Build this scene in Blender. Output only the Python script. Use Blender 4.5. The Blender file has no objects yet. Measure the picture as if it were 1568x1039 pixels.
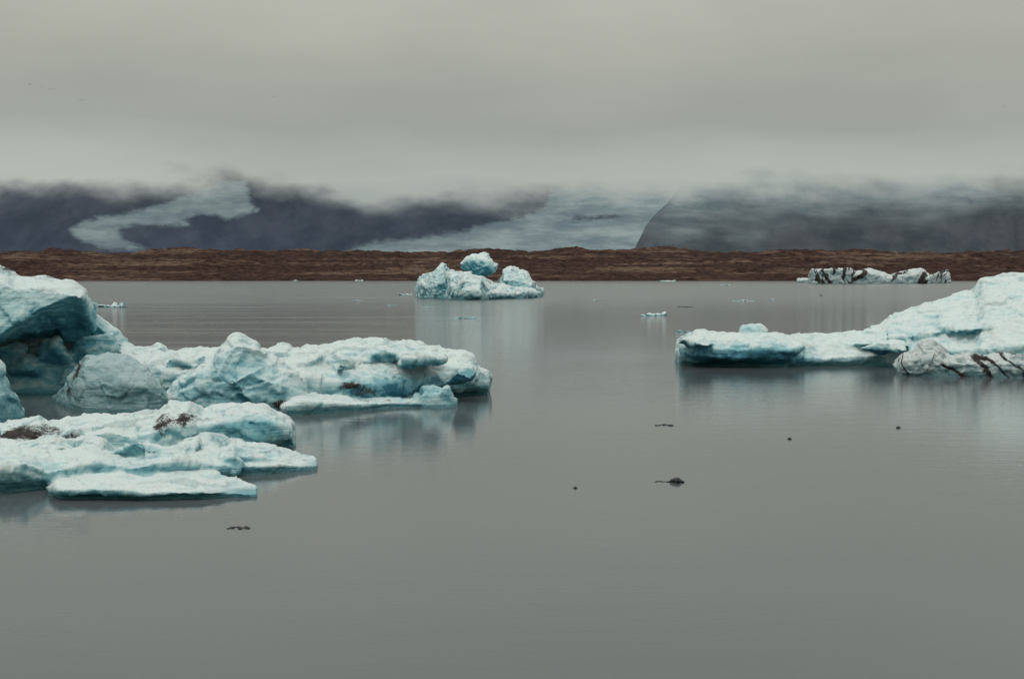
import bpy, bmesh, math, random
import numpy as np
from mathutils import Vector, noise
random.seed(4)
# ---------------------------------------------------------------- camera
H=4.0; K=2178.0; HZ=415.0
PITCH=math.atan((519.5-HZ)/K)
cp,sp=math.cos(PITCH),math.sin(PITCH)
sc=bpy.context.scene
cam=bpy.data.cameras.new("camera"); co=bpy.data.objects.new("camera",cam); sc.collection.objects.link(co)
cam.sensor_width=36; cam.lens=50; cam.clip_end=40000; cam.clip_start=.1
co.location=(0,0,H); co.rotation_euler=(math.pi/2-PITCH,0,0)
sc.camera=co
sc.view_settings.view_transform='Standard'; sc.view_settings.look='None'; sc.view_settings.exposure=0

# survey: bearing/elevation reading + distance north -> world metres
def S(u,v,d):
    a=u-784.0; b=v-519.5
    ry=K*cp-b*sp; rz=-K*sp-b*cp
    t=d/ry
    return Vector((a*t,d,H+rz*t))
def WD(v):           # distance at which the water surface is seen at depression v
    b=v-519.5
    return H*(K*cp-b*sp)/(K*sp+b*cp)
def inv(x,y,z):
    zz=z-H
    f=y*cp-zz*sp; up=y*sp+zz*cp
    return 784+K*x/f, 519.5-K*up/f

# ---------------------------------------------------------------- node helpers
def newmat(name):
    m=bpy.data.materials.new(name); m.use_nodes=True
    nt=m.node_tree; nt.nodes.clear()
    return m,nt
def N(nt,t,**kw):
    n=nt.nodes.new(t)
    for k,v in kw.items(): setattr(n,k,v)
    return n
def L(nt,a,b): nt.links.new(a,b)
def setin(nt,sock,v):
    if isinstance(v,(int,float,tuple,list)): sock.default_value=v
    else: nt.links.new(v,sock)
def M(nt,op,a,b=0.0,c=None,clamp=False):
    n=N(nt,'ShaderNodeMath',operation=op,use_clamp=clamp)
    setin(nt,n.inputs[0],a); setin(nt,n.inputs[1],b)
    if c is not None: setin(nt,n.inputs[2],c)
    return n.outputs[0]
def MR(nt,v,a,b,c=0.0,d=1.0,smooth=True):
    n=N(nt,'ShaderNodeMapRange'); n.interpolation_type='SMOOTHSTEP' if smooth else 'LINEAR'
    setin(nt,n.inputs[0],v)
    for i,x in zip((1,2,3,4),(a,b,c,d)): setin(nt,n.inputs[i],x)
    return n.outputs[0]
def MIX(nt,f,a,b):
    n=N(nt,'ShaderNodeMix',data_type='RGBA')
    setin(nt,n.inputs[0],f)
    for s,v in ((6,a),(7,b)):
        if isinstance(v,tuple) and len(v)==3: v=(*v,1)
        setin(nt,n.inputs[s],v)
    return n.outputs[2]
def NOISE(nt,vec,scale,detail=4,rough=.55,out=0,dist=0):
    n=N(nt,'ShaderNodeTexNoise'); n.inputs['Scale'].default_value=scale
    n.inputs['Detail'].default_value=detail; n.inputs['Roughness'].default_value=rough
    n.inputs['Distortion'].default_value=dist
    L(nt,vec,n.inputs['Vector']); return n.outputs[out]
def MAP(nt,vec,scale,rot=(0,0,0)):
    n=N(nt,'ShaderNodeMapping'); n.inputs['Scale'].default_value=scale; n.inputs['Rotation'].default_value=rot
    L(nt,vec,n.inputs['Vector']); return n.outputs[0]
def srgb(r,g,b):
    f=lambda c:(c/255/12.92) if c/255<=.04045 else ((c/255+.055)/1.055)**2.4
    return (f(r),f(g),f(b))

# ---------------------------------------------------------------- sky
SUN_EL=math.radians(55); SUN_AZ=math.radians(-150)   # sun high, behind-left
w=bpy.data.worlds.new("World"); sc.world=w; w.use_nodes=True
nt=w.node_tree; nt.nodes.clear()
out=N(nt,'ShaderNodeOutputWorld')
sky=N(nt,'ShaderNodeTexSky',sky_type='NISHITA'); sky.sun_disc=False
sky.sun_elevation=SUN_EL; sky.sun_rotation=SUN_AZ
bg1=N(nt,'ShaderNodeBackground'); bg1.inputs[1].default_value=.08
L(nt,sky.outputs[0],bg1.inputs[0])
tc=N(nt,'ShaderNodeTexCoord'); sep=N(nt,'ShaderNodeSeparateXYZ'); L(nt,tc.outputs['Generated'],sep.inputs[0])
nz=NOISE(nt,MAP(nt,tc.outputs['Generated'],(5,5,20),(0,.06,0)),1.0,5,.5)
zz=M(nt,'ADD',sep.outputs[2],M(nt,'MULTIPLY',M(nt,'SUBTRACT',nz,.5),.05))
ramp=N(nt,'ShaderNodeValToRGB'); L(nt,MR(nt,zz,0,.25,smooth=False),ramp.inputs[0])
els=[(0,(146,157,159)),(.15,(154,163,163)),(.25,(176,182,175)),(.31,(172,177,169)),(.40,(159,163,155)),(.48,(162,164,155)),(.6,(171,172,161)),(.8,(184,185,174)),(1,(190,190,182))]
cr=ramp.color_ramp
while len(cr.elements)<len(els): cr.elements.new(.5)
for e,(p,c) in zip(cr.elements,els): e.position=p; e.color=(*srgb(*c),1)
nb=NOISE(nt,MAP(nt,tc.outputs['Generated'],(2.2,2.2,7)),1.3,6,.55)
zen=MIX(nt,MR(nt,sep.outputs[2],.24,.9),ramp.outputs[0],(.92,.96,.97))
hv=N(nt,'ShaderNodeHueSaturation'); L(nt,zen,hv.inputs['Color']); L(nt,MR(nt,nb,.3,.7,.94,1.06),hv.inputs['Value'])
bg2=N(nt,'ShaderNodeBackground'); L(nt,hv.outputs[0],bg2.inputs[0]); bg2.inputs[1].default_value=1.0
mx=N(nt,'ShaderNodeMixShader'); mx.inputs[0].default_value=.95
L(nt,bg1.outputs[0],mx.inputs[1]); L(nt,bg2.outputs[0],mx.inputs[2]); L(nt,mx.outputs[0],out.inputs[0])
sl=bpy.data.lights.new("sun",'SUN'); sl.energy=.75; sl.angle=math.radians(16); sl.color=(1,.97,.92)
so=bpy.data.objects.new("sun",sl); sc.collection.objects.link(so)
sd=Vector((-math.sin(math.radians(30))*math.cos(SUN_EL),-math.cos(math.radians(30))*math.cos(SUN_EL),math.sin(SUN_EL)))
so.rotation_euler=sd.to_track_quat('Z','Y').to_euler()

# ---------------------------------------------------------------- ice material
def ice_mat(name,top,mid,steep,deep,rot=(.25,.35,0),grit=.55,shift=0.0):
    m,nt=newmat(name)
    o=N(nt,'ShaderNodeOutputMaterial'); p=N(nt,'ShaderNodeBsdfPrincipled'); L(nt,p.outputs[0],o.inputs[0])
    g=N(nt,'ShaderNodeNewGeometry'); sp_=N(nt,'ShaderNodeSeparateXYZ'); L(nt,g.outputs['Normal'],sp_.inputs[0])
    tc=N(nt,'ShaderNodeTexCoord'); P=tc.outputs['Object']
    n1=NOISE(nt,P,.9,5,.6); n2=NOISE(nt,P,5,6,.65); n3=NOISE(nt,P,26,4,.6)
    st=NOISE(nt,MAP(nt,P,(.5,.5,7),rot),1,5,.6,dist=.3)     # annual layering
    cav=N(nt,'ShaderNodeAttribute',attribute_name='cav').outputs['Fac']
    dirt=N(nt,'ShaderNodeAttribute',attribute_name='dirt').outputs['Fac']
    sat=N(nt,'ShaderNodeAttribute',attribute_name='blue').outputs['Fac']
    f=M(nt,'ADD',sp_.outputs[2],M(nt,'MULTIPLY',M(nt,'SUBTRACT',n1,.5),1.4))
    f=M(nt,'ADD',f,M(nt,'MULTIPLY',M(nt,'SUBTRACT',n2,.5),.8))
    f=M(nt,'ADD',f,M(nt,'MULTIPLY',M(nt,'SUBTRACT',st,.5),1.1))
    f=M(nt,'ADD',f,M(nt,'MULTIPLY',cav,.5))  # hollows go bluer and darker: ambient occlusion put into the colour
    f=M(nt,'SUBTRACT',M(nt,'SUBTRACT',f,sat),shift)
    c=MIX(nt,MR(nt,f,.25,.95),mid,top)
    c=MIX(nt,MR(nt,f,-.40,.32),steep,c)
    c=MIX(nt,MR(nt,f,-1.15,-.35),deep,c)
    gp=N(nt,'ShaderNodeSeparateXYZ'); L(nt,g.outputs['Position'],gp.inputs[0])
    wet=MR(nt,M(nt,'ADD',gp.outputs[2],M(nt,'MULTIPLY',n1,-.12)),-.02,.10,.8,0)
    c=MIX(nt,wet,c,(steep[0]*.5,steep[1]*.7,steep[2]*.72))
    c=MIX(nt,MR(nt,n3,.35,.75,0,.25),c,(.28,.38,.39))
    dn=M(nt,'ADD',dirt,M(nt,'MULTIPLY',M(nt,'SUBTRACT',n2,.5),1.3))
    dn=M(nt,'ADD',dn,M(nt,'MULTIPLY',M(nt,'SUBTRACT',n3,.5),.8))
    df=M(nt,'MULTIPLY',MR(nt,dn,.40,.74),MR(nt,dirt,.02,.2))
    c=MIX(nt,df,c,MIX(nt,n3,(.014,.011,.010),(.055,.040,.034)))
    speck=M(nt,'MULTIPLY',MR(nt,NOISE(nt,P,9,8,.78),.60,.70),MR(nt,n1,.45,.62,0,grit))
    c=MIX(nt,speck,c,(.09,.08,.07))
    vein=M(nt,'MULTIPLY',MR(nt,st,.63,.69),MR(nt,n1,.48,.65,0,.5))
    c=MIX(nt,vein,c,(.10,.12,.12))
    L(nt,c,p.inputs['Base Color'])
    L(nt,MR(nt,f,0,.8,.20,.6),p.inputs['Roughness'])
    p.inputs['IOR'].default_value=1.31
    p.inputs['Subsurface Weight'].default_value=.25
    p.inputs['Subsurface Radius'].default_value=(.2,.7,1.0); p.inputs['Subsurface Scale'].default_value=.09
    b=N(nt,'ShaderNodeBump'); b.inputs['Strength'].default_value=.9; b.inputs['Distance'].default_value=.085
    hgt=M(nt,'ADD',M(nt,'MULTIPLY',n2,1.1),M(nt,'MULTIPLY',n3,.32))
    hgt=M(nt,'ADD',hgt,M(nt,'MULTIPLY',st,1.4))
    L(nt,hgt,b.inputs['Height']); L(nt,b.outputs[0],p.inputs['Normal'])
    return m
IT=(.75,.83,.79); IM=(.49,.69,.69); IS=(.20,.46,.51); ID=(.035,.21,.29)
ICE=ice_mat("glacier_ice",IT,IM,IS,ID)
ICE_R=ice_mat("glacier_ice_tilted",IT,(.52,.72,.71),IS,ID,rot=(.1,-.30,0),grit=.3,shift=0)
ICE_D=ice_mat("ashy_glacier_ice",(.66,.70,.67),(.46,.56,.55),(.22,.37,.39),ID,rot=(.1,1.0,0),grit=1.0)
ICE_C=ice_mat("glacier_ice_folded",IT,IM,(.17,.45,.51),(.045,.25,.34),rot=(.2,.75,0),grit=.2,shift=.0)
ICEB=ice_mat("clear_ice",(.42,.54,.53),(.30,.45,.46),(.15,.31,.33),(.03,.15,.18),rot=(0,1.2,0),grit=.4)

# ---------------------------------------------------------------- iceberg modelling
def ring_std(st):
    u,top,lip,wl,co_,dp,uc=st
    d=WD(wl)
    wp=S(u,wl,d); x0=wp.x
    lipP=S(u,lip,d); 
    crest=S(u,top,d+co_)
    bx=crest.x*(d+dp)/(d+co_)
    pts=[Vector((x0,d+uc,-.6)),Vector((x0,d+uc*.75,.06)),
         Vector((lipP.x,d+.02,max(.1,lipP.z*.55))),lipP,
         Vector(((lipP.x+crest.x)/2,d+co_*.4,lipP.z*.42+crest.z*.58+.02)),
         crest,Vector(((crest.x+bx)/2,d+(co_+dp)/2,max(.12,crest.z*.8))),Vector((bx,d+dp,.15)),Vector((bx,d+dp,-.6))]
    return pts
def loft(bm,rings):
    vs=[[bm.verts.new(p) for p in r] for r in rings]
    n=len(rings[0])
    for a,b in zip(vs[:-1],vs[1:]):
        for i in range(n):
            j=(i+1)%n
            bm.faces.new((a[i],a[j],b[j])); bm.faces.new((a[i],b[j],b[i]))
    for r in (vs[0],vs[-1]):
        c=bm.verts.new(sum((v.co for v in r),Vector())/n)
        for i in range(n): bm.faces.new((r[i],r[(i+1)%n],c))
def blob(bm,c,r,seed=0,rough=.25,sub=3):
    res=bmesh.ops.create_icosphere(bm,subdivisions=sub,radius=1)
    for v in res['verts']:
        k=1+rough*noise.fractal(v.co*1.3+Vector((seed*7.1,0,0)),.8,2.,3)
        v.co=Vector((c[0]+v.co.x*r[0]*k,c[1]+v.co.y*r[1]*k,c[2]+v.co.z*r[2]*k))
def chunk(bm,c,r,seed=0):      # angular broken block: hull of a few random points
    rnd=random.Random(seed)
    vs=[]
    for i in range(11):
        v=Vector((rnd.gauss(0,1),rnd.gauss(0,1),rnd.gauss(0,1))).normalized()
        vs.append(bm.verts.new((c[0]+v.x*r[0]*1.15,c[1]+v.y*r[1]*1.15,c[2]+v.z*r[2]*1.15)))
    h=bmesh.ops.convex_hull(bm,input=vs)
    bad=[e for e in h['geom_interior'] if isinstance(e,bmesh.types.BMVert)]
    if bad: bmesh.ops.delete(bm,geom=bad,context='VERTS')
def facet(p,f):
    q=p*f
    pt=noise.voronoi(q)[1][0]
    r=noise.noise_vector(pt*17.3+Vector((3.1,1.7,9.2)))
    return max(-1,min(1,(q-pt).dot(r)*1.8+r.x*.35))
def finish(bm,name,voxel,s,mat,dirt=(),blue=(),stripes=(),amp=1.0,smooth=2,fa=.75,lines=()):
    bmesh.ops.recalc_face_normals(bm,faces=bm.faces)
    me=bpy.data.meshes.new(name+"_raw"); bm.to_mesh(me); bm.free()
    tmp=bpy.data.objects.new("tmp",me); sc.collection.objects.link(tmp)
    r=tmp.modifiers.new("r",'REMESH'); r.mode='VOXEL'; r.voxel_size=voxel
    sm=tmp.modifiers.new("s",'SMOOTH'); sm.factor=.5; sm.iterations=smooth
    dg=bpy.context.evaluated_depsgraph_get(); dg.update()
    me2=bpy.data.meshes.new_from_object(tmp.evaluated_get(dg))
    bpy.data.objects.remove(tmp)
    n=len(me2.vertices)
    P=np.empty(n*3,'f'); me2.vertices.foreach_get('co',P); P=P.reshape(-1,3)
    NN=np.array([v.normal[:] for v in me2.vertices],'f')
    off=Vector((random.random()*50,random.random()*50,0))
    cav=np.zeros(n,'f'); Q=P.copy()
    for i in range(n):
        p=Vector(P[i])+off
        q=p/s+noise.noise_vector(p*(1.4/s))*.16
        a=noise.fractal(p*(.45/s),.9,2.1,3)
        a2=noise.fractal(q*1.3,.8,2.1,4)
        f1=facet(q,.95); f2=facet(q,2.6)
        qs=Vector((q.x+q.z*.4,q.y,q.z*1.8))
        c=min(noise.voronoi(qs*2.6)[0][0],.8)-.35
        e=noise.ridged_multi_fractal(q*1.6,.9,2.1,5,1.0,2.0)-1.2
        dd=s*amp*(.09*a+.08*a2+fa*(.17*f1+.07*f2)+.055*c-.034*e)
        k=min(1.0,max(.25,(P[i][2]+.1)/.5))
        Q[i]=P[i]+NN[i]*dd*k
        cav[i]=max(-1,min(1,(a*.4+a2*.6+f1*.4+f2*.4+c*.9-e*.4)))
    me2.vertices.foreach_set('co',Q.ravel()); me2.update()
    D=np.zeros(n,'f')
    for (u,v,d,rx,ry,rz,st) in dirt:
        c=np.array(S(u,v,d)); dd=np.sqrt((((Q-c)/np.array([rx,ry,rz]))**2).sum(1))
        D=np.maximum(D,st*np.clip(1.25-dd,0,1))
    for (u0,u1,v0,v1,d,freq,skew,thr) in stripes:
        for i in range(n):
            uu,vv=inv(*Q[i])
            if u0<uu<u1 and v0<vv<v1:
                x=Q[i][0]; z=Q[i][2]
                wv=noise.noise_vector(Vector(Q[i])*freq*.6)
                t=noise.fractal(Vector(((x+z*skew)*freq+wv.x*.7,0.3+Q[i][1]*freq*.15,z*freq*.35+wv.y*.4)),.6,2,4)+.25*wv.z
                if t>thr: D[i]=max(D[i],min(.95,.38+(t-thr)*2.6))
    for (x0,x1,y0,y1,freq,skew,wd) in lines:      # thin ash seams inside a world-space block
        for i in range(n):
            x,y,z=Q[i]
            if x0<x<x1 and y0<y<y1:
                wv=noise.noise_vector(Vector((x,y,z))*freq*.8)
                t=noise.noise(Vector(((x+z*skew)*freq+wv.x*.5,y*freq*.2,z*freq*.3+4)))
                ww=wd*(1+.8*wv.z)
                if abs(t)<ww: D[i]=max(D[i],.35+.6*(1-abs(t)/ww))
    B=np.zeros(n,'f')
    for (u,v,d,rx,ry,rz,st) in blue:
        c=np.array(S(u,v,d)); dd=np.sqrt((((Q-c)/np.array([rx,ry,rz]))**2).sum(1))
        B+=st*np.clip(1.4-dd,0,1)
    for nm,arr in (('cav',cav),('dirt',D),('blue',B)):
        at=me2.attributes.new(nm,'FLOAT','POINT'); at.data.foreach_set('value',arr)
    me2.polygons.foreach_set('use_smooth',[True]*len(me2.polygons))
    ob=bpy.data.objects.new(name,me2); sc.collection.objects.link(ob)
    me2.materials.clear(); me2.materials.append(mat); me2.name=name
    print(name,n)
    return ob

# --- near floe at the left foreground
bm=bmesh.new()
loft(bm,[ring_std(s) for s in [
 (-260,652,712,762,6,9,.3),(0,657,715,757,6.5,9,.3),(40,662,708,755,6.5,9,.5),(70,668,722,750,6,9,.3),(150,672,706,742,5.5,9,.1),(200,684,716,740,5,8,.1),
 (260,678,704,738,5,8,.1),(330,690,712,734,3,7,.1),(365,697,714,729,2,5,.1),(430,702,712,724,1.2,3,.05),(484,713,716,719,.4,1,0)]])
loft(bm,[ring_std(s) for s in [
 (-260,640,670,700,1.5,5,0),(0,656,674,700,1.5,5,0),(40,645,668,700,1.5,5,0),(60,639,666,700,1.5,5,0),(72,650,672,700,1.5,5,0),(120,646,672,700,1.5,5,0),
 (165,634,660,700,1.5,4,0),(200,634,668,700,1.5,4,0),(238,634,660,700,1.5,4,0),(258,617,655,698,1.5,4,0),(290,615,650,696,1.5,4,0),(312,630,656,694,1.5,4,.0),
 (335,620,648,692,1.5,4,.1),(400,625,644,690,1.3,3.5,.3),(434,637,652,688,1,3,.4),(446,651,662,687,.7,2.5,.4),(450,668,674,685,.4,1.5,.2)]])
loft(bm,[ring_std(s) for s in [
 (72,744,750,757,.4,1.5,.1),(90,735,749,767,1,3,.4),(150,731,748,767,1.2,3,.4),(185,722,750,767,1.4,3,.4),(220,738,753,768,1,3,.3),(300,738,752,766,.8,3,.25),
 (350,747,756,763,.5,2,.15),(394,757,759,761,.2,.5,0)]])
loft(bm,[ring_std(s) for s in [
 (340,690,705,728,.6,2,.1),(352,676,696,727,.6,2.5,.1),(376,682,700,724,.6,2.5,.1),(410,682,700,722,.6,2.5,.1),(440,691,706,720,.5,2,.05),(486,712,715,718,.2,.6,0)]])
for (u,v,d,rx,rz) in [(352,714,27.6,.28,.22),(130,692,29.5,.7,.28),(200,696,28.8,.7,.26),(60,694,29,.7,.26),(260,691,29,.6,.25),(310,676,31,.5,.22),(20,707,28,.6,.22),(170,717,27.6,.5,.18),(295,714,28,.45,.16)]:
    chunk(bm,S(u,v,d),(rx,rx*1.2,rz),u)
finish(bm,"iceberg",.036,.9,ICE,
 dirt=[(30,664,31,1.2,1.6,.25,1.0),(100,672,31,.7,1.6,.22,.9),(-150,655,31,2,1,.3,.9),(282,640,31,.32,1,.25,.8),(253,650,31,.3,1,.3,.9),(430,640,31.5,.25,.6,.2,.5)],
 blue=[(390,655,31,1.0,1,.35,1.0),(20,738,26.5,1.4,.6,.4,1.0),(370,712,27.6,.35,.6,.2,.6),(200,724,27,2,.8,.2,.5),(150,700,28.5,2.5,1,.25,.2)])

# --- middle floe
bm=bmesh.new()
loft(bm,[ring_std(s) for s in [
 (185,532,560,612,4,8,.2),(245,527,565,618,4,8,.2),(254,537,570,620,4,8,.1),(330,538,575,625,4,8,.1),(430,536,577,628,4,8,.1),
 (470,535,582,627,4,8,.1),(510,529,588,625,5,8,.3),(590,520,588,620,5,8,.6),(640,525,580,614,4.5,8,1.0),(690,538,568,610,3,6,1.3),
 (722,542,566,608,2,5,1.2),(728,556,575,607,1,3,.9),(748,572,585,604,.5,2,.6)]])
loft(bm,[ring_std(s) for s in [
 (430,618,624,636,.5,3,.1),(460,607,618,635,1,3,.1),(520,608,618,631,1,3,.1),(560,613,618,628,.8,3,.1),(600,612,617,624,.6,3,.1),(660,614,618,623,.4,2,.1),(700,619,620,622,.2,1,0)]])
loft(bm,[ring_std(s) for s in [(634,612,616,623,.2,.8,0),(645,594,604,623,.3,1.2,0),(665,590,600,624,.3,1.2,0),(684,593,602,624,.3,1.2,0),(697,614,617,623,.2,.8,0)]])
loft(bm,[ring_std(s) for s in [
 (250,612,616,626,.3,1.5,0),(272,576,600,629,.8,3,0),(326,556,588,632,1,4,0),(340,524,582,633,1.5,4,0),(364,507,577,633,1.6,4,0),
 (390,519,577,632,1.6,4,0),(400,534,580,632,1.5,4,0),(432,556,590,632,1.2,4,0),(466,577,604,629,.8,3,0),(474,594,608,622,.3,1,0)]])
for (u,v,d,rx,rz) in [(380,592,40.6,.9,.6),(325,592,40.8,.7,.45),(560,547,44.5,1.2,.28),(640,550,44,1.0,.22),(480,562,43,.8,.35),(290,562,43,.7,.4),(700,577,43.5,.6,.3),(440,545,44,.8,.3),(520,560,43.5,.9,.3)]:
    chunk(bm,S(u,v,d),(rx,rx*1.2,rz),u+1)
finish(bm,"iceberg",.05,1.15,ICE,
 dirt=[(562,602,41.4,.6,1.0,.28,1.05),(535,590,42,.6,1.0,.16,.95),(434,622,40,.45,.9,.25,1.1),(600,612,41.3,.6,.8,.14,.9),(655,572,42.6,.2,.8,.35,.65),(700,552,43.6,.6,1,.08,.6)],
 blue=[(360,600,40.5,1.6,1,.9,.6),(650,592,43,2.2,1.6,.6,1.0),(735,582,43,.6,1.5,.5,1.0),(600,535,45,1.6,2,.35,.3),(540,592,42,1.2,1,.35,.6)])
# --- clear boulder of ice
bm=bmesh.new()
loft(bm,[ring_std(s) for s in [
 (80,606,608,614,.1,.3,0),(95,588,602,621,.4,1.2,0),(116,558,592,627,.8,2,0),(130,543,588,630,1,2.5,0),(165,537,586,631,1,2.6,0),
 (192,541,588,631,1,2.6,0),(225,562,594,631,.8,2.2,0),(250,588,606,629,.5,1.5,0),(267,612,616,625,.2,.6,0)]])
finish(bm,"ice_boulder",.04,1.3,ICEB,dirt=[(110,566,41,.3,1.2,.4,1.0),(92,600,41,.3,1.0,.3,1.1),(190,548,41.5,.15,.4,.06,.8)],amp=.7)

# --- tall berg with a cave at the far left
bm=bmesh.new()
def ring_roof(u,top,mid,lip,d=43.2):
    c=S(u,top,d+1.6)
    return [S(u,lip,d),S(u,lip+6,d+1.5),Vector((c.x*1.05,d+5.5,c.z*.45)),Vector((c.x*1.05,d+5.5,c.z*.85)),c,S(u,mid,d+.3)]
loft(bm,[ring_roof(*s) for s in [(-330,400,440,560),(-150,398,430,540),(-20,404,430,522),(6,407,432,510),(24,421,440,494),(70,422,440,470),(108,431,441,454),(126,446,450,457)]])
def ring_wall(u,top,d=46.6):
    c=S(u,top,d+2.2)
    zt=max(.3,c.z)
    x=lambda dd:(u-784)*dd/K
    return [Vector((x(d),d,-.6)),Vector((x(d),d,.1)),Vector((x(d),d+.3,zt*.25)),Vector((x(d),d+1.6,zt*.45)),Vector((x(d),d+1.4,zt*.72)),c,
            Vector((x(d+7),d+7,zt*.7)),Vector((x(d+7),d+7,-.6))]
loft(bm,[ring_wall(*s) for s in [(-330,410),(-20,412),(60,430),(112,435),(126,450),(142,474),(168,500),(200,526),(222,545),(240,575)]])
loft(bm,[ring_std(s) for s in [(-330,500,560,650,.6,5,.2),(-60,520,580,650,.6,4,.2),(0,563,600,648,.4,3,.1),(18,598,620,645,.3,2,.1),(38,634,637,641,.1,1,0)]])
for (u,v,d,rx,rz) in [(95,545,47.0,.7,.6),(45,565,46.9,.7,.5),(150,540,47.5,1.0,.7),(65,505,47.4,.6,.35),(20,545,47.2,.6,.5),(115,500,47.4,.5,.6)]:
    chunk(bm,S(u,v,d),(rx,rx*.8,rz),u+2)
finish(bm,"iceberg",.055,1.3,ICE_C,dirt=[(10,412,45,.9,2,.14,.75),(80,424,45,.6,2,.08,.6)],amp=.7,
 blue=[(60,545,47,2.6,2.5,1.3,.6),(150,500,47.5,1.2,2.5,1.2,.45),(0,600,38.5,1.2,2,.9,.6)])

# --- right-hand berg
bm=bmesh.new()
loft(bm,[ring_std(s) for s in [
 (1035,530,540,554,.5,2,.8),(1046,515,532,560,1,5,1.8),(1068,508,529,563,1.5,6,2.2),(1092,507,535,563,1.5,6,2.0),(1130,513,536,564,2,7,2.0),
 (1178,511,534,564,2,7,1.2),(1205,511,540,563,2,8,.6),(1232,510,548,562,2.5,8,.4),(1260,511,548,561,3,9,.3),(1330,504,545,560,4,10,.2),
 (1352,492,542,560,5,12,.1),(1372,478,540,562,6,14,.1),(1430,460,538,566,8,16,.1),(1488,446,536,568,9,18,.1),(1502,432,534,570,9,18,.1),
 (1552,416,530,572,10,18,.1),(1600,420,525,572,10,18,.1),(1700,408,520,572,10,18,.1),(1820,450,530,572,8,16,.1),(1900,540,560,570,2,6,.1)]])
loft(bm,[ring_std(s) for s in [(1131,513,530,556,.3,1.5,0),(1135,496,515,556,.3,2,0),(1163,496,515,556,.3,2,0),(1181,511,530,556,.3,1.5,0)]])
for (u,v,d,rx,rz) in [(1195,534,60,1.0,.25),(1070,525,59,.8,.25),(1320,529,61,1.3,.3),(1400,512,61,1.5,.4),(1450,494,62.5,1.6,.4),(1500,502,60,1.8,.4),(1360,532,59,1.0,.28),(1540,474,62,1.6,.4)]:
    chunk(bm,S(u,v,d),(rx,rx*1.4,rz),u)
finish(bm,"iceberg",.07,1.15,ICE_R,amp=.85,
 dirt=[(1365,482,64,.5,3,.15,.6),(1042,548,59,.5,1.5,.12,.5)],
 blue=[(1110,540,59,3.0,1.5,.4,1.0),(1200,545,58,2,2,.5,.7),(1280,552,58,4,1.2,.25,.7),(1380,545,58,2,1,.3,.5),(1155,505,60,.8,2,.3,.5),(1430,500,60,3,3,.8,.25)])
bm=bmesh.new()
loft(bm,[ring_std(s) for s in [
 (1373,556,562,571,.3,1,0),(1380,545,556,574,.6,2,.1),(1396,536,552,575,.8,3,.1),(1422,526,550,576,.9,3,.1),(1438,532,552,576,.9,3,.1),(1452,546,558,576,.8,3,.1),
 (1500,545,558,577,.8,3,.1),(1540,541,557,578,.8,3,.1),(1600,538,556,578,.8,3,.1),(1700,530,555,578,.8,3,.1),(1800,560,566,576,.4,2,0)]])
finish(bm,"iceberg",.042,.75,ICE_D,amp=1.4,fa=1.0,lines=[(16.4,30,50,60,1.1,.7,.10),(14,16.4,50,60,1.6,.4,.03)],
 dirt=[(1405,560,55.2,.9,1.5,.25,.42),(1470,556,55.2,.35,1.5,.2,.7),(1550,550,55.2,.3,1.5,.3,.8)])

# --- mid-lagoon berg
bm=bmesh.new()
loft(bm,[ring_std(s) for s in [(636,442,447,453,1,3,0),(642,424,440,456,2,6,.3),(664,414,436,457,3,8,.5),(679,402,434,457,3,8,.5),(690,411,438,458,3,8,.5),(716,420,446,458,2,6,.5),(742,446,452,458,1,4,0)]])
loft(bm,[ring_std(s) for s in [(690,424,448,458,3,10,.8),(712,416,444,459,4,11,.8),(735,420,447,459,4,11,.8),(762,436,450,458,4,11,.6),(800,441,448,457,3,9,.4),(828,447,450,455,1,4,0)]])
loft(bm,[ring_std(s) for s in [(760,438,444,454,2,5,0),(772,414,430,455,3,6,0),(782,405,428,455,3,6,0),(794,415,430,455,3,6,0),(806,414,434,455,3,6,0),(814,428,438,455,2,6,0),(831,443,448,453,1,3,0)]])
blob(bm,S(733,407,223),(2.6,3.2,1.8),3,.25,2); chunk(bm,S(716,408,222),(1.3,1.5,1.0),5); chunk(bm,S(748,405,222.5),(1.5,1.6,1.5),9); chunk(bm,S(734,397,222.5),(1.7,1.6,1.2),12)
chunk(bm,S(712,436,219.5),(2.5,2,1.2),13); chunk(bm,S(778,446,219),(3,2,.8),14)
finish(bm,"iceberg",.13,2.3,ICE_C,amp=.9,fa=1.1,smooth=1,dirt=[(735,452,218,1.6,2,.4,.6)],blue=[(735,409,221,3,3,1.4,.5),(665,447,219,3,3,.9,.8),(790,453,218,4,2,.5,.6),(730,450,218,4,2,.9,.8)])

# --- far berg with ash bands
bm=bmesh.new()
loft(bm,[ring_std(s) for s in [(1222,427,430,433,1,8,0),(1238,425,428,433,1,8,0),(1243,411,414,434,1,14,0),(1270,412,414,434,1,14,0),(1300,409,413,434,1,14,0),(1310,417,420,434,2,14,0),(1330,410,418,434,4,14,0),
 (1348,415,422,434,4,14,0),(1362,420,426,434,4,14,0),(1385,414,422,434,4,14,0),(1410,410,420,434,4,14,0),(1424,421,427,434,4,14,0),(1440,415,422,433,4,12,0),(1451,412,420,433,3,10,0),(1456,428,430,433,1,5,0)]])
finish(bm,"iceberg",.3,2.6,ICE_D,amp=1.0,fa=1.0,stripes=[(1243,1303,405,440,484,.55,.2,-.12),(1303,1460,405,440,484,.35,-.6,.25)],
   dirt=[(1425,430,482,9,4,.6,.5)],smooth=1)

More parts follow.
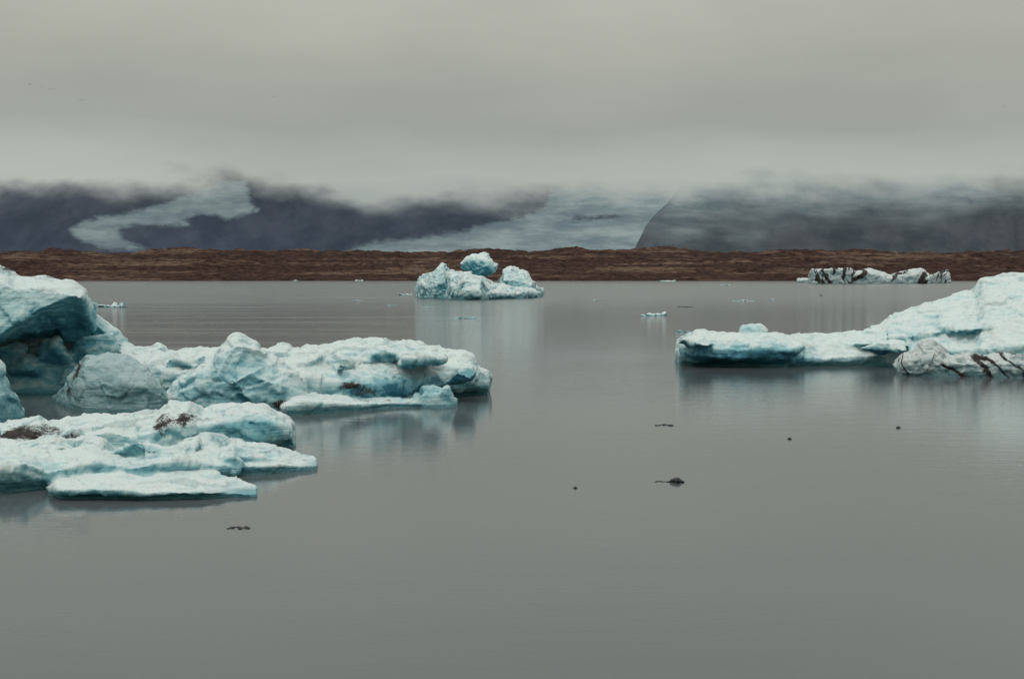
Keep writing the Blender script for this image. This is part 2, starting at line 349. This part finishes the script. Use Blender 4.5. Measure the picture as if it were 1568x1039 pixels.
# ---------------------------------------------------------------- small floes and brash
def small(name,u,v,wpx,hpx,mat,dirty=0,sd_=0,dome=False):
    d=WD(v); k=d/K; bm=bmesh.new(); c=S(u,v,d)
    rx=wpx*k/2; rz=hpx*k
    if dome:
        blob(bm,(c.x,c.y,rz*.15),(rx*.85,rx,rz*.8),sd_,.35,2)
    for j in range(6):
        o=(j-2.5)/2.7*rx
        rr=rx*random.uniform(.22,.45); hz=rz*random.uniform(.3,1.0)*(.5 if dome else 1)
        chunk(bm,(c.x+o,c.y+random.uniform(-.3,.5)*rx,hz*.1),(rr,rr*random.uniform(.8,2.0),hz*.85),sd_*7+j)
    bmesh.ops.recalc_face_normals(bm,faces=bm.faces)
    me=bpy.data.meshes.new(name); bm.to_mesh(me); bm.free()
    for at,val in (('cav',.3),('dirt',dirty),('blue',0)):
        a=me.attributes.new(at,'FLOAT','POINT'); a.data.foreach_set('value',[val]*len(me.vertices))
    me.materials.append(mat)
    ob=bpy.data.objects.new(name,me); sc.collection.objects.link(ob); return ob
i=0
for (u,v,ww,hh) in [(878,428,86,4),(940,428,32,8),(1002,483,34,6),(1045,508,20,4),(168,470,46,8),(712,487,26,2),(1140,461,26,2.5),
  (1024,431,20,3),(622,452,20,3),(600,467,14,1.5),(915,461,10,2),(1180,459,14,1.5),(1110,437,14,1.5),(545,460,12,1.5),(1134,428,14,2.5),(452,430,10,2),(550,430,10,2),(655,470,18,1.5)]:
    i+=1; small("ice_floe",u,v,ww,hh,ICE,sd_=i)
DARK=ice_mat("dirty_ice",(.06,.06,.055),(.05,.05,.045),(.035,.035,.035),(.02,.02,.02))
for (u,v,ww,hh) in [(1035,738,20,8),(1013,737,18,1.5),(366,808,32,2.5),(1016,651,24,2),(1209,672,6,3),(1376,655,7,3),(881,747,6,3),(1050,470,22,1.5)]:
    i+=1; small("dirty_ice_chunk",u,v,ww,hh,DARK,.6,sd_=i,dome=hh>=3)

# ---------------------------------------------------------------- water
m,nt=newmat("lagoon_water")
o=N(nt,'ShaderNodeOutputMaterial'); p=N(nt,'ShaderNodeBsdfPrincipled'); L(nt,p.outputs[0],o.inputs[0])
tc=N(nt,'ShaderNodeTexCoord'); P=tc.outputs['Object']
big=NOISE(nt,MAP(nt,P,(.006,.016,1)),1,3,.5)
fine=NOISE(nt,MAP(nt,P,(2.6,8,1),(0,0,.08)),1,4,.6)
med=NOISE(nt,MAP(nt,P,(.5,1.5,1),(0,0,-.06)),1,4,.55)
lng=NOISE(nt,MAP(nt,P,(.10,.28,1),(0,0,.04)),1,4,.6)
streak=NOISE(nt,MAP(nt,P,(.02,.16,1),(0,0,.03)),1,5,.62)
gp=N(nt,'ShaderNodeSeparateXYZ'); L(nt,P,gp.inputs[0])
ruf=M(nt,'MULTIPLY',MR(nt,gp.outputs[1],44,80),MR(nt,M(nt,'ADD',gp.outputs[0],M(nt,'MULTIPLY',big,30)),18,-8))
ruf=M(nt,'MULTIPLY',ruf,MR(nt,streak,.36,.58,.15,1.35))
far=MR(nt,gp.outputs[1],55,260)
patch=MR(nt,big,.4,.65,.4,1.0)
hgt=M(nt,'ADD',M(nt,'MULTIPLY',fine,.013),M(nt,'MULTIPLY',med,.022))
hgt=M(nt,'ADD',hgt,M(nt,'MULTIPLY',M(nt,'MULTIPLY',lng,far),.12))
hgt=M(nt,'MULTIPLY',hgt,M(nt,'ADD',M(nt,'ADD',patch,M(nt,'MULTIPLY',far,3.5)),M(nt,'MULTIPLY',ruf,4.0)))
b=N(nt,'ShaderNodeBump'); b.inputs['Strength'].default_value=.5; b.inputs['Distance'].default_value=1
L(nt,hgt,b.inputs['Height']); L(nt,b.outputs[0],p.inputs['Normal'])
c=MIX(nt,ruf,(.106,.119,.119),(.045,.066,.074))
L(nt,c,p.inputs['Base Color'])
L(nt,M(nt,'ADD',.04,M(nt,'MULTIPLY',far,.14)),p.inputs['Roughness']); p.inputs['IOR'].default_value=1.33
me=bpy.data.meshes.new("water"); me.from_pydata([(-4000,-300,0),(4000,-300,0),(4000,1500,0),(-4000,1500,0)],[],[(0,1,2,3)])
me.materials.append(m); ob=bpy.data.objects.new("water",me); sc.collection.objects.link(ob)

# ---------------------------------------------------------------- grids
def grid(name,X,Y,Z,mat,attrs):
    nx,ny=len(X),len(Y)
    V=np.zeros((ny,nx,3),'f'); V[...,0]=X[None,:]; V[...,1]=Y[:,None]; V[...,2]=Z
    idx=np.arange(nx*ny).reshape(ny,nx)
    F=np.stack([idx[:-1,:-1],idx[:-1,1:],idx[1:,1:],idx[1:,:-1]],-1).reshape(-1,4)
    me=bpy.data.meshes.new(name); me.from_pydata(V.reshape(-1,3).tolist(),[],F.tolist())
    for k,a in attrs.items():
        at=me.attributes.new(k,'FLOAT','POINT'); at.data.foreach_set('value',a.astype('f').ravel())
    me.polygons.foreach_set('use_smooth',[True]*len(me.polygons)); me.materials.append(mat)
    ob=bpy.data.objects.new(name,me); sc.collection.objects.link(ob); return ob

# moraine shore + plain behind it
m,nt=newmat("moraine_gravel")
o=N(nt,'ShaderNodeOutputMaterial'); p=N(nt,'ShaderNodeBsdfPrincipled'); L(nt,p.outputs[0],o.inputs[0]); p.inputs['Roughness'].default_value=.95
p.inputs['Specular IOR Level'].default_value=.1
tc=N(nt,'ShaderNodeTexCoord'); P=tc.outputs['Object']
a1=NOISE(nt,MAP(nt,P,(.014,.06,.45)),1,7,.68); a2=NOISE(nt,MAP(nt,P,(.3,.3,1.0)),1,6,.75); a3=NOISE(nt,MAP(nt,P,(.05,.05,.2)),1,4,.6)
c=MIX(nt,MR(nt,a2,.35,.65),(.020,.011,.009),(.080,.043,.032))
c=MIX(nt,M(nt,'MULTIPLY',MR(nt,a1,.50,.61),MR(nt,a2,.35,.6,.15,.9)),c,(.20,.132,.092))
c=MIX(nt,MR(nt,a3,.55,.7,0,.6),c,(.034,.017,.014))
L(nt,c,p.inputs['Base Color'])
b=N(nt,'ShaderNodeBump'); b.inputs['Strength'].default_value=1; b.inputs['Distance'].default_value=1.2
L(nt,a2,b.inputs['Height']); L(nt,b.outputs[0],p.inputs['Normal'])
X=np.concatenate([-np.geomspace(8000,330,40),np.arange(-325,326,1.3),np.geomspace(330,8000,40)])
Y=np.concatenate([np.arange(560,700,2.0),np.geomspace(705,12000,40)])
Z=np.zeros((len(Y),len(X)))
for j,y in enumerate(Y):
    for k,x in enumerate(X):
        sh=586+6*noise.noise(Vector((x*.01,0,3)))+2*noise.noise(Vector((x*.06,0,9)))-x*.01
        t=(y-sh)
        if t<0: Z[j,k]=max(-3,t*.3); continue
        r=min(1,t/75); 
        top=12.4+1.6*noise.noise(Vector((x*.012,5,0)))
        z=top*(r**.75)
        hm=noise.fractal(Vector((x*.035,y*.05,1)),.8,2.1,5)*2.4+abs(noise.noise(Vector((x*.13,y*.13,4))))*1.5+abs(noise.noise(Vector((x*.4,y*.3,8))))*.8
        z+=hm*min(1,t/20)*(1 if y<720 else .5)
        Z[j,k]=max(.3*min(1,t),z) if y<700 else max(8,min(z,13))
grid("ground",X,Y,Z,m,{})

# mountains
def mtn_mat(name,rock,rock2,haze0,soft,up):
    m,nt=newmat(name)
    o=N(nt,'ShaderNodeOutputMaterial'); p=N(nt,'ShaderNodeBsdfPrincipled'); p.inputs['Roughness'].default_value=1; p.inputs['Specular IOR Level'].default_value=0
    tc=N(nt,'ShaderNodeTexCoord'); P=tc.outputs['Object']
    n1=NOISE(nt,MAP(nt,P,(.004,.002,.005),(0,.5,0)),1,7,.66); n2=NOISE(nt,MAP(nt,P,(.012,.012,.03)),1,8,.72)
    gl=N(nt,'ShaderNodeAttribute',attribute_name='glacier').outputs['Fac']
    mb=N(nt,'ShaderNodeAttribute',attribute_name='mistbase').outputs['Fac']
    c=MIX(nt,MR(nt,n1,.35,.65),rock,rock2)  # rock tones carry painted relief shading and bluish aerial haze
    gf=MR(nt,M(nt,'ADD',gl,M(nt,'MULTIPLY',M(nt,'SUBTRACT',n2,.5),26.0)),-4.5,6.5)
    gc=MIX(nt,MR(nt,NOISE(nt,MAP(nt,P,(.004,.004,.022),(0,.25,0)),1,8,.72),.30,.70),(.17,.24,.265),(.40,.47,.475))
    gc=MIX(nt,MR(nt,gl,0,26,.40,0),gc,(.12,.18,.22))
    c=MIX(nt,M(nt,'MULTIPLY',gf,.85),c,gc)
    L(nt,c,p.inputs['Base Color'])
    g=N(nt,'ShaderNodeSeparateXYZ'); L(nt,P,g.inputs[0])
    w1=NOISE(nt,MAP(nt,P,(.0016,.0004,.004),(0,.16,0)),1,2.5,.5)
    w2=NOISE(nt,MAP(nt,P,(.0045,.0008,.009),(0,.25,0)),1,3.5,.5)
    h=M(nt,'SUBTRACT',g.outputs[2],mb)
    h=M(nt,'ADD',h,M(nt,'MULTIPLY',M(nt,'SUBTRACT',w1,.5),320))
    h=M(nt,'ADD',h,M(nt,'MULTIPLY',M(nt,'SUBTRACT',w2,.5),210))
    f=MR(nt,h,-soft,up,0,1.0)
    f=M(nt,'POWER',f,1.1)
    f=M(nt,'ADD',haze0,M(nt,'MULTIPLY',f,1-haze0))
    f=M(nt,'MAXIMUM',f,MR(nt,M(nt,'SUBTRACT',g.outputs[2],mb),-20,120,0,1))
    tr=N(nt,'ShaderNodeBsdfTransparent'); mx=N(nt,'ShaderNodeMixShader')
    L(nt,f,mx.inputs[0]); L(nt,p.outputs[0],mx.inputs[1]); L(nt,tr.outputs[0],mx.inputs[2]); L(nt,mx.outputs[0],o.inputs[0])
    return m
def polydist(U,V,poly):
    ins=np.zeros(U.shape,bool); D=np.full(U.shape,1e9)
    n=len(poly)
    for i in range(n):
        x1,y1=poly[i]; x2,y2=poly[(i+1)%n]
        cond=((y1>V)!=(y2>V))&(U<(x2-x1)*(V-y1)/((y2-y1) if y2!=y1 else 1e-9)+x1)
        ins^=cond
        t=np.clip(((U-x1)*(x2-x1)+(V-y1)*(y2-y1))/((x2-x1)**2+(y2-y1)**2),0,1)
        D=np.minimum(D,np.hypot(U-x1-t*(x2-x1),V-y1-t*(y2-y1)))
    return np.where(ins,D,-D)
G1=[(270,392),(262,386),(205,384),(150,380),(112,364),(106,350),(130,338),(165,330),(215,322),(262,308),(300,292),(335,276),(378,276),(384,308),(397,322),(345,338),(322,328),(300,326),(286,336),(292,347),(255,346),(205,344),(183,352),(188,366),(212,377),(240,383),(278,388)]
G2=[(530,384),(545,375),(600,367),(690,357),(735,346),(800,331),(835,318),(850,250),(4000,250),(4000,430),(530,430)]
HOLE=[(862,338),(880,331),(930,330),(955,333),(915,337)]
X=np.arange(-6000,6001,17.0); Y=np.concatenate([np.arange(7300,8300,14.0),np.arange(8300,10500,200)])
Z=np.zeros((len(Y),len(X)))
for j,y in enumerate(Y):
    for k,x in enumerate(X):
        t=max(0,(y-7450)/900)
        g=noise.fractal(Vector((x*.0016,y*.0008,0)),.9,2.1,6)
        rd=noise.ridged_multi_fractal(Vector((x*.0022,y*.0009,5)),.9,2.1,4,1,2)
        z=40+1000*min(t,1.15)+(g*120+rd*60-70)*min(1,t*3)
        Z[j,k]=z
XX,YY=np.meshgrid(X,Y)
f_=YY*cp-(Z-H)*sp; up=YY*sp+(Z-H)*cp
U=784+K*XX/f_; V=519.5-K*up/f_
gd=np.maximum(polydist(U,V,G1),polydist(U,V,G2)); gd=np.minimum(gd,-polydist(U,V,HOLE)+2)
mv=np.interp(U,[-400,0,200,380,450,560,640,700,830,1000,1200,1568],[272,273,273,276,288,304,300,286,292,285,285,285])
MB=H+(HZ-mv)*YY/K
grid("mountain",X,Y,Z,mtn_mat("slate_mountain",(.030,.042,.068),(.060,.074,.105),.05,150,75),{'glacier':np.clip(gd,-30,30),'mistbase':MB})
X=np.arange(450,6000,15.0); Y=np.concatenate([np.arange(6700,7160,13.0),np.arange(7160,7300,30)])
Z=np.zeros((len(Y),len(X)))
for j,y in enumerate(Y):
    for k,x in enumerate(X):
        g=noise.fractal(Vector((x*.0018,y*.001,7)),.9,2.1,6)
        rd=noise.ridged_multi_fractal(Vector((x*.0026,y*.0012,9)),.9,2.1,5,1,2)
        zf=30+1.7*(y-6750)+(g*150+rd*80-90)
        xr=max(0,x-610)
        zl=85+1.5*(x-625)+25*math.sin(xr*.02)+g*45+rd*18
        hh=max(0,min(1,.5+.5*(zl-zf)/160)); z=zl*(1-hh)+zf*hh-160*hh*(1-hh)
        Z[j,k]=max(-10,min(z,900+g*50))
XX,YY=np.meshgrid(X,Y)
U=784+K*XX/YY
mv=np.interp(U,[980,1040,1100,1200,1300,1420,1500,1568,1800],[294,304,297,288,298,288,274,276,278])
grid("mountain",X,Y,Z,mtn_mat("slate_mountain_near",(.040,.048,.062),(.085,.093,.108),.12,250,70),{'glacier':np.full(Z.shape,-40.),'mistbase':H+(HZ-mv)*YY/K})

# ---------------------------------------------------------------- seabird gliding low over the lagoon
bm=bmesh.new()
c=S(1257,452,150)
blob(bm,c,(.10,.22,.08),1,.1,2)
for sx in (-1,1):
    pts=[(0,.09,0),(sx*.28,.12,.16*sx*-1+.02),(sx*.62,-.02,-.42*sx+.02),(sx*.28,-.07,-.16*sx),(0,-.09,0)]
    v=[bm.verts.new(Vector(c)+Vector(q)) for q in pts]
    bm.faces.new(v)
me=bpy.data.meshes.new("seabird"); bm.to_mesh(me); bm.free()
mm,nt=newmat("dark_feathers"); o=N(nt,'ShaderNodeOutputMaterial'); p=N(nt,'ShaderNodeBsdfPrincipled'); L(nt,p.outputs[0],o.inputs[0]); p.inputs['Base Color'].default_value=(.02,.02,.022,1)
me.materials.append(mm); sc.collection.objects.link(bpy.data.objects.new("seabird",me))
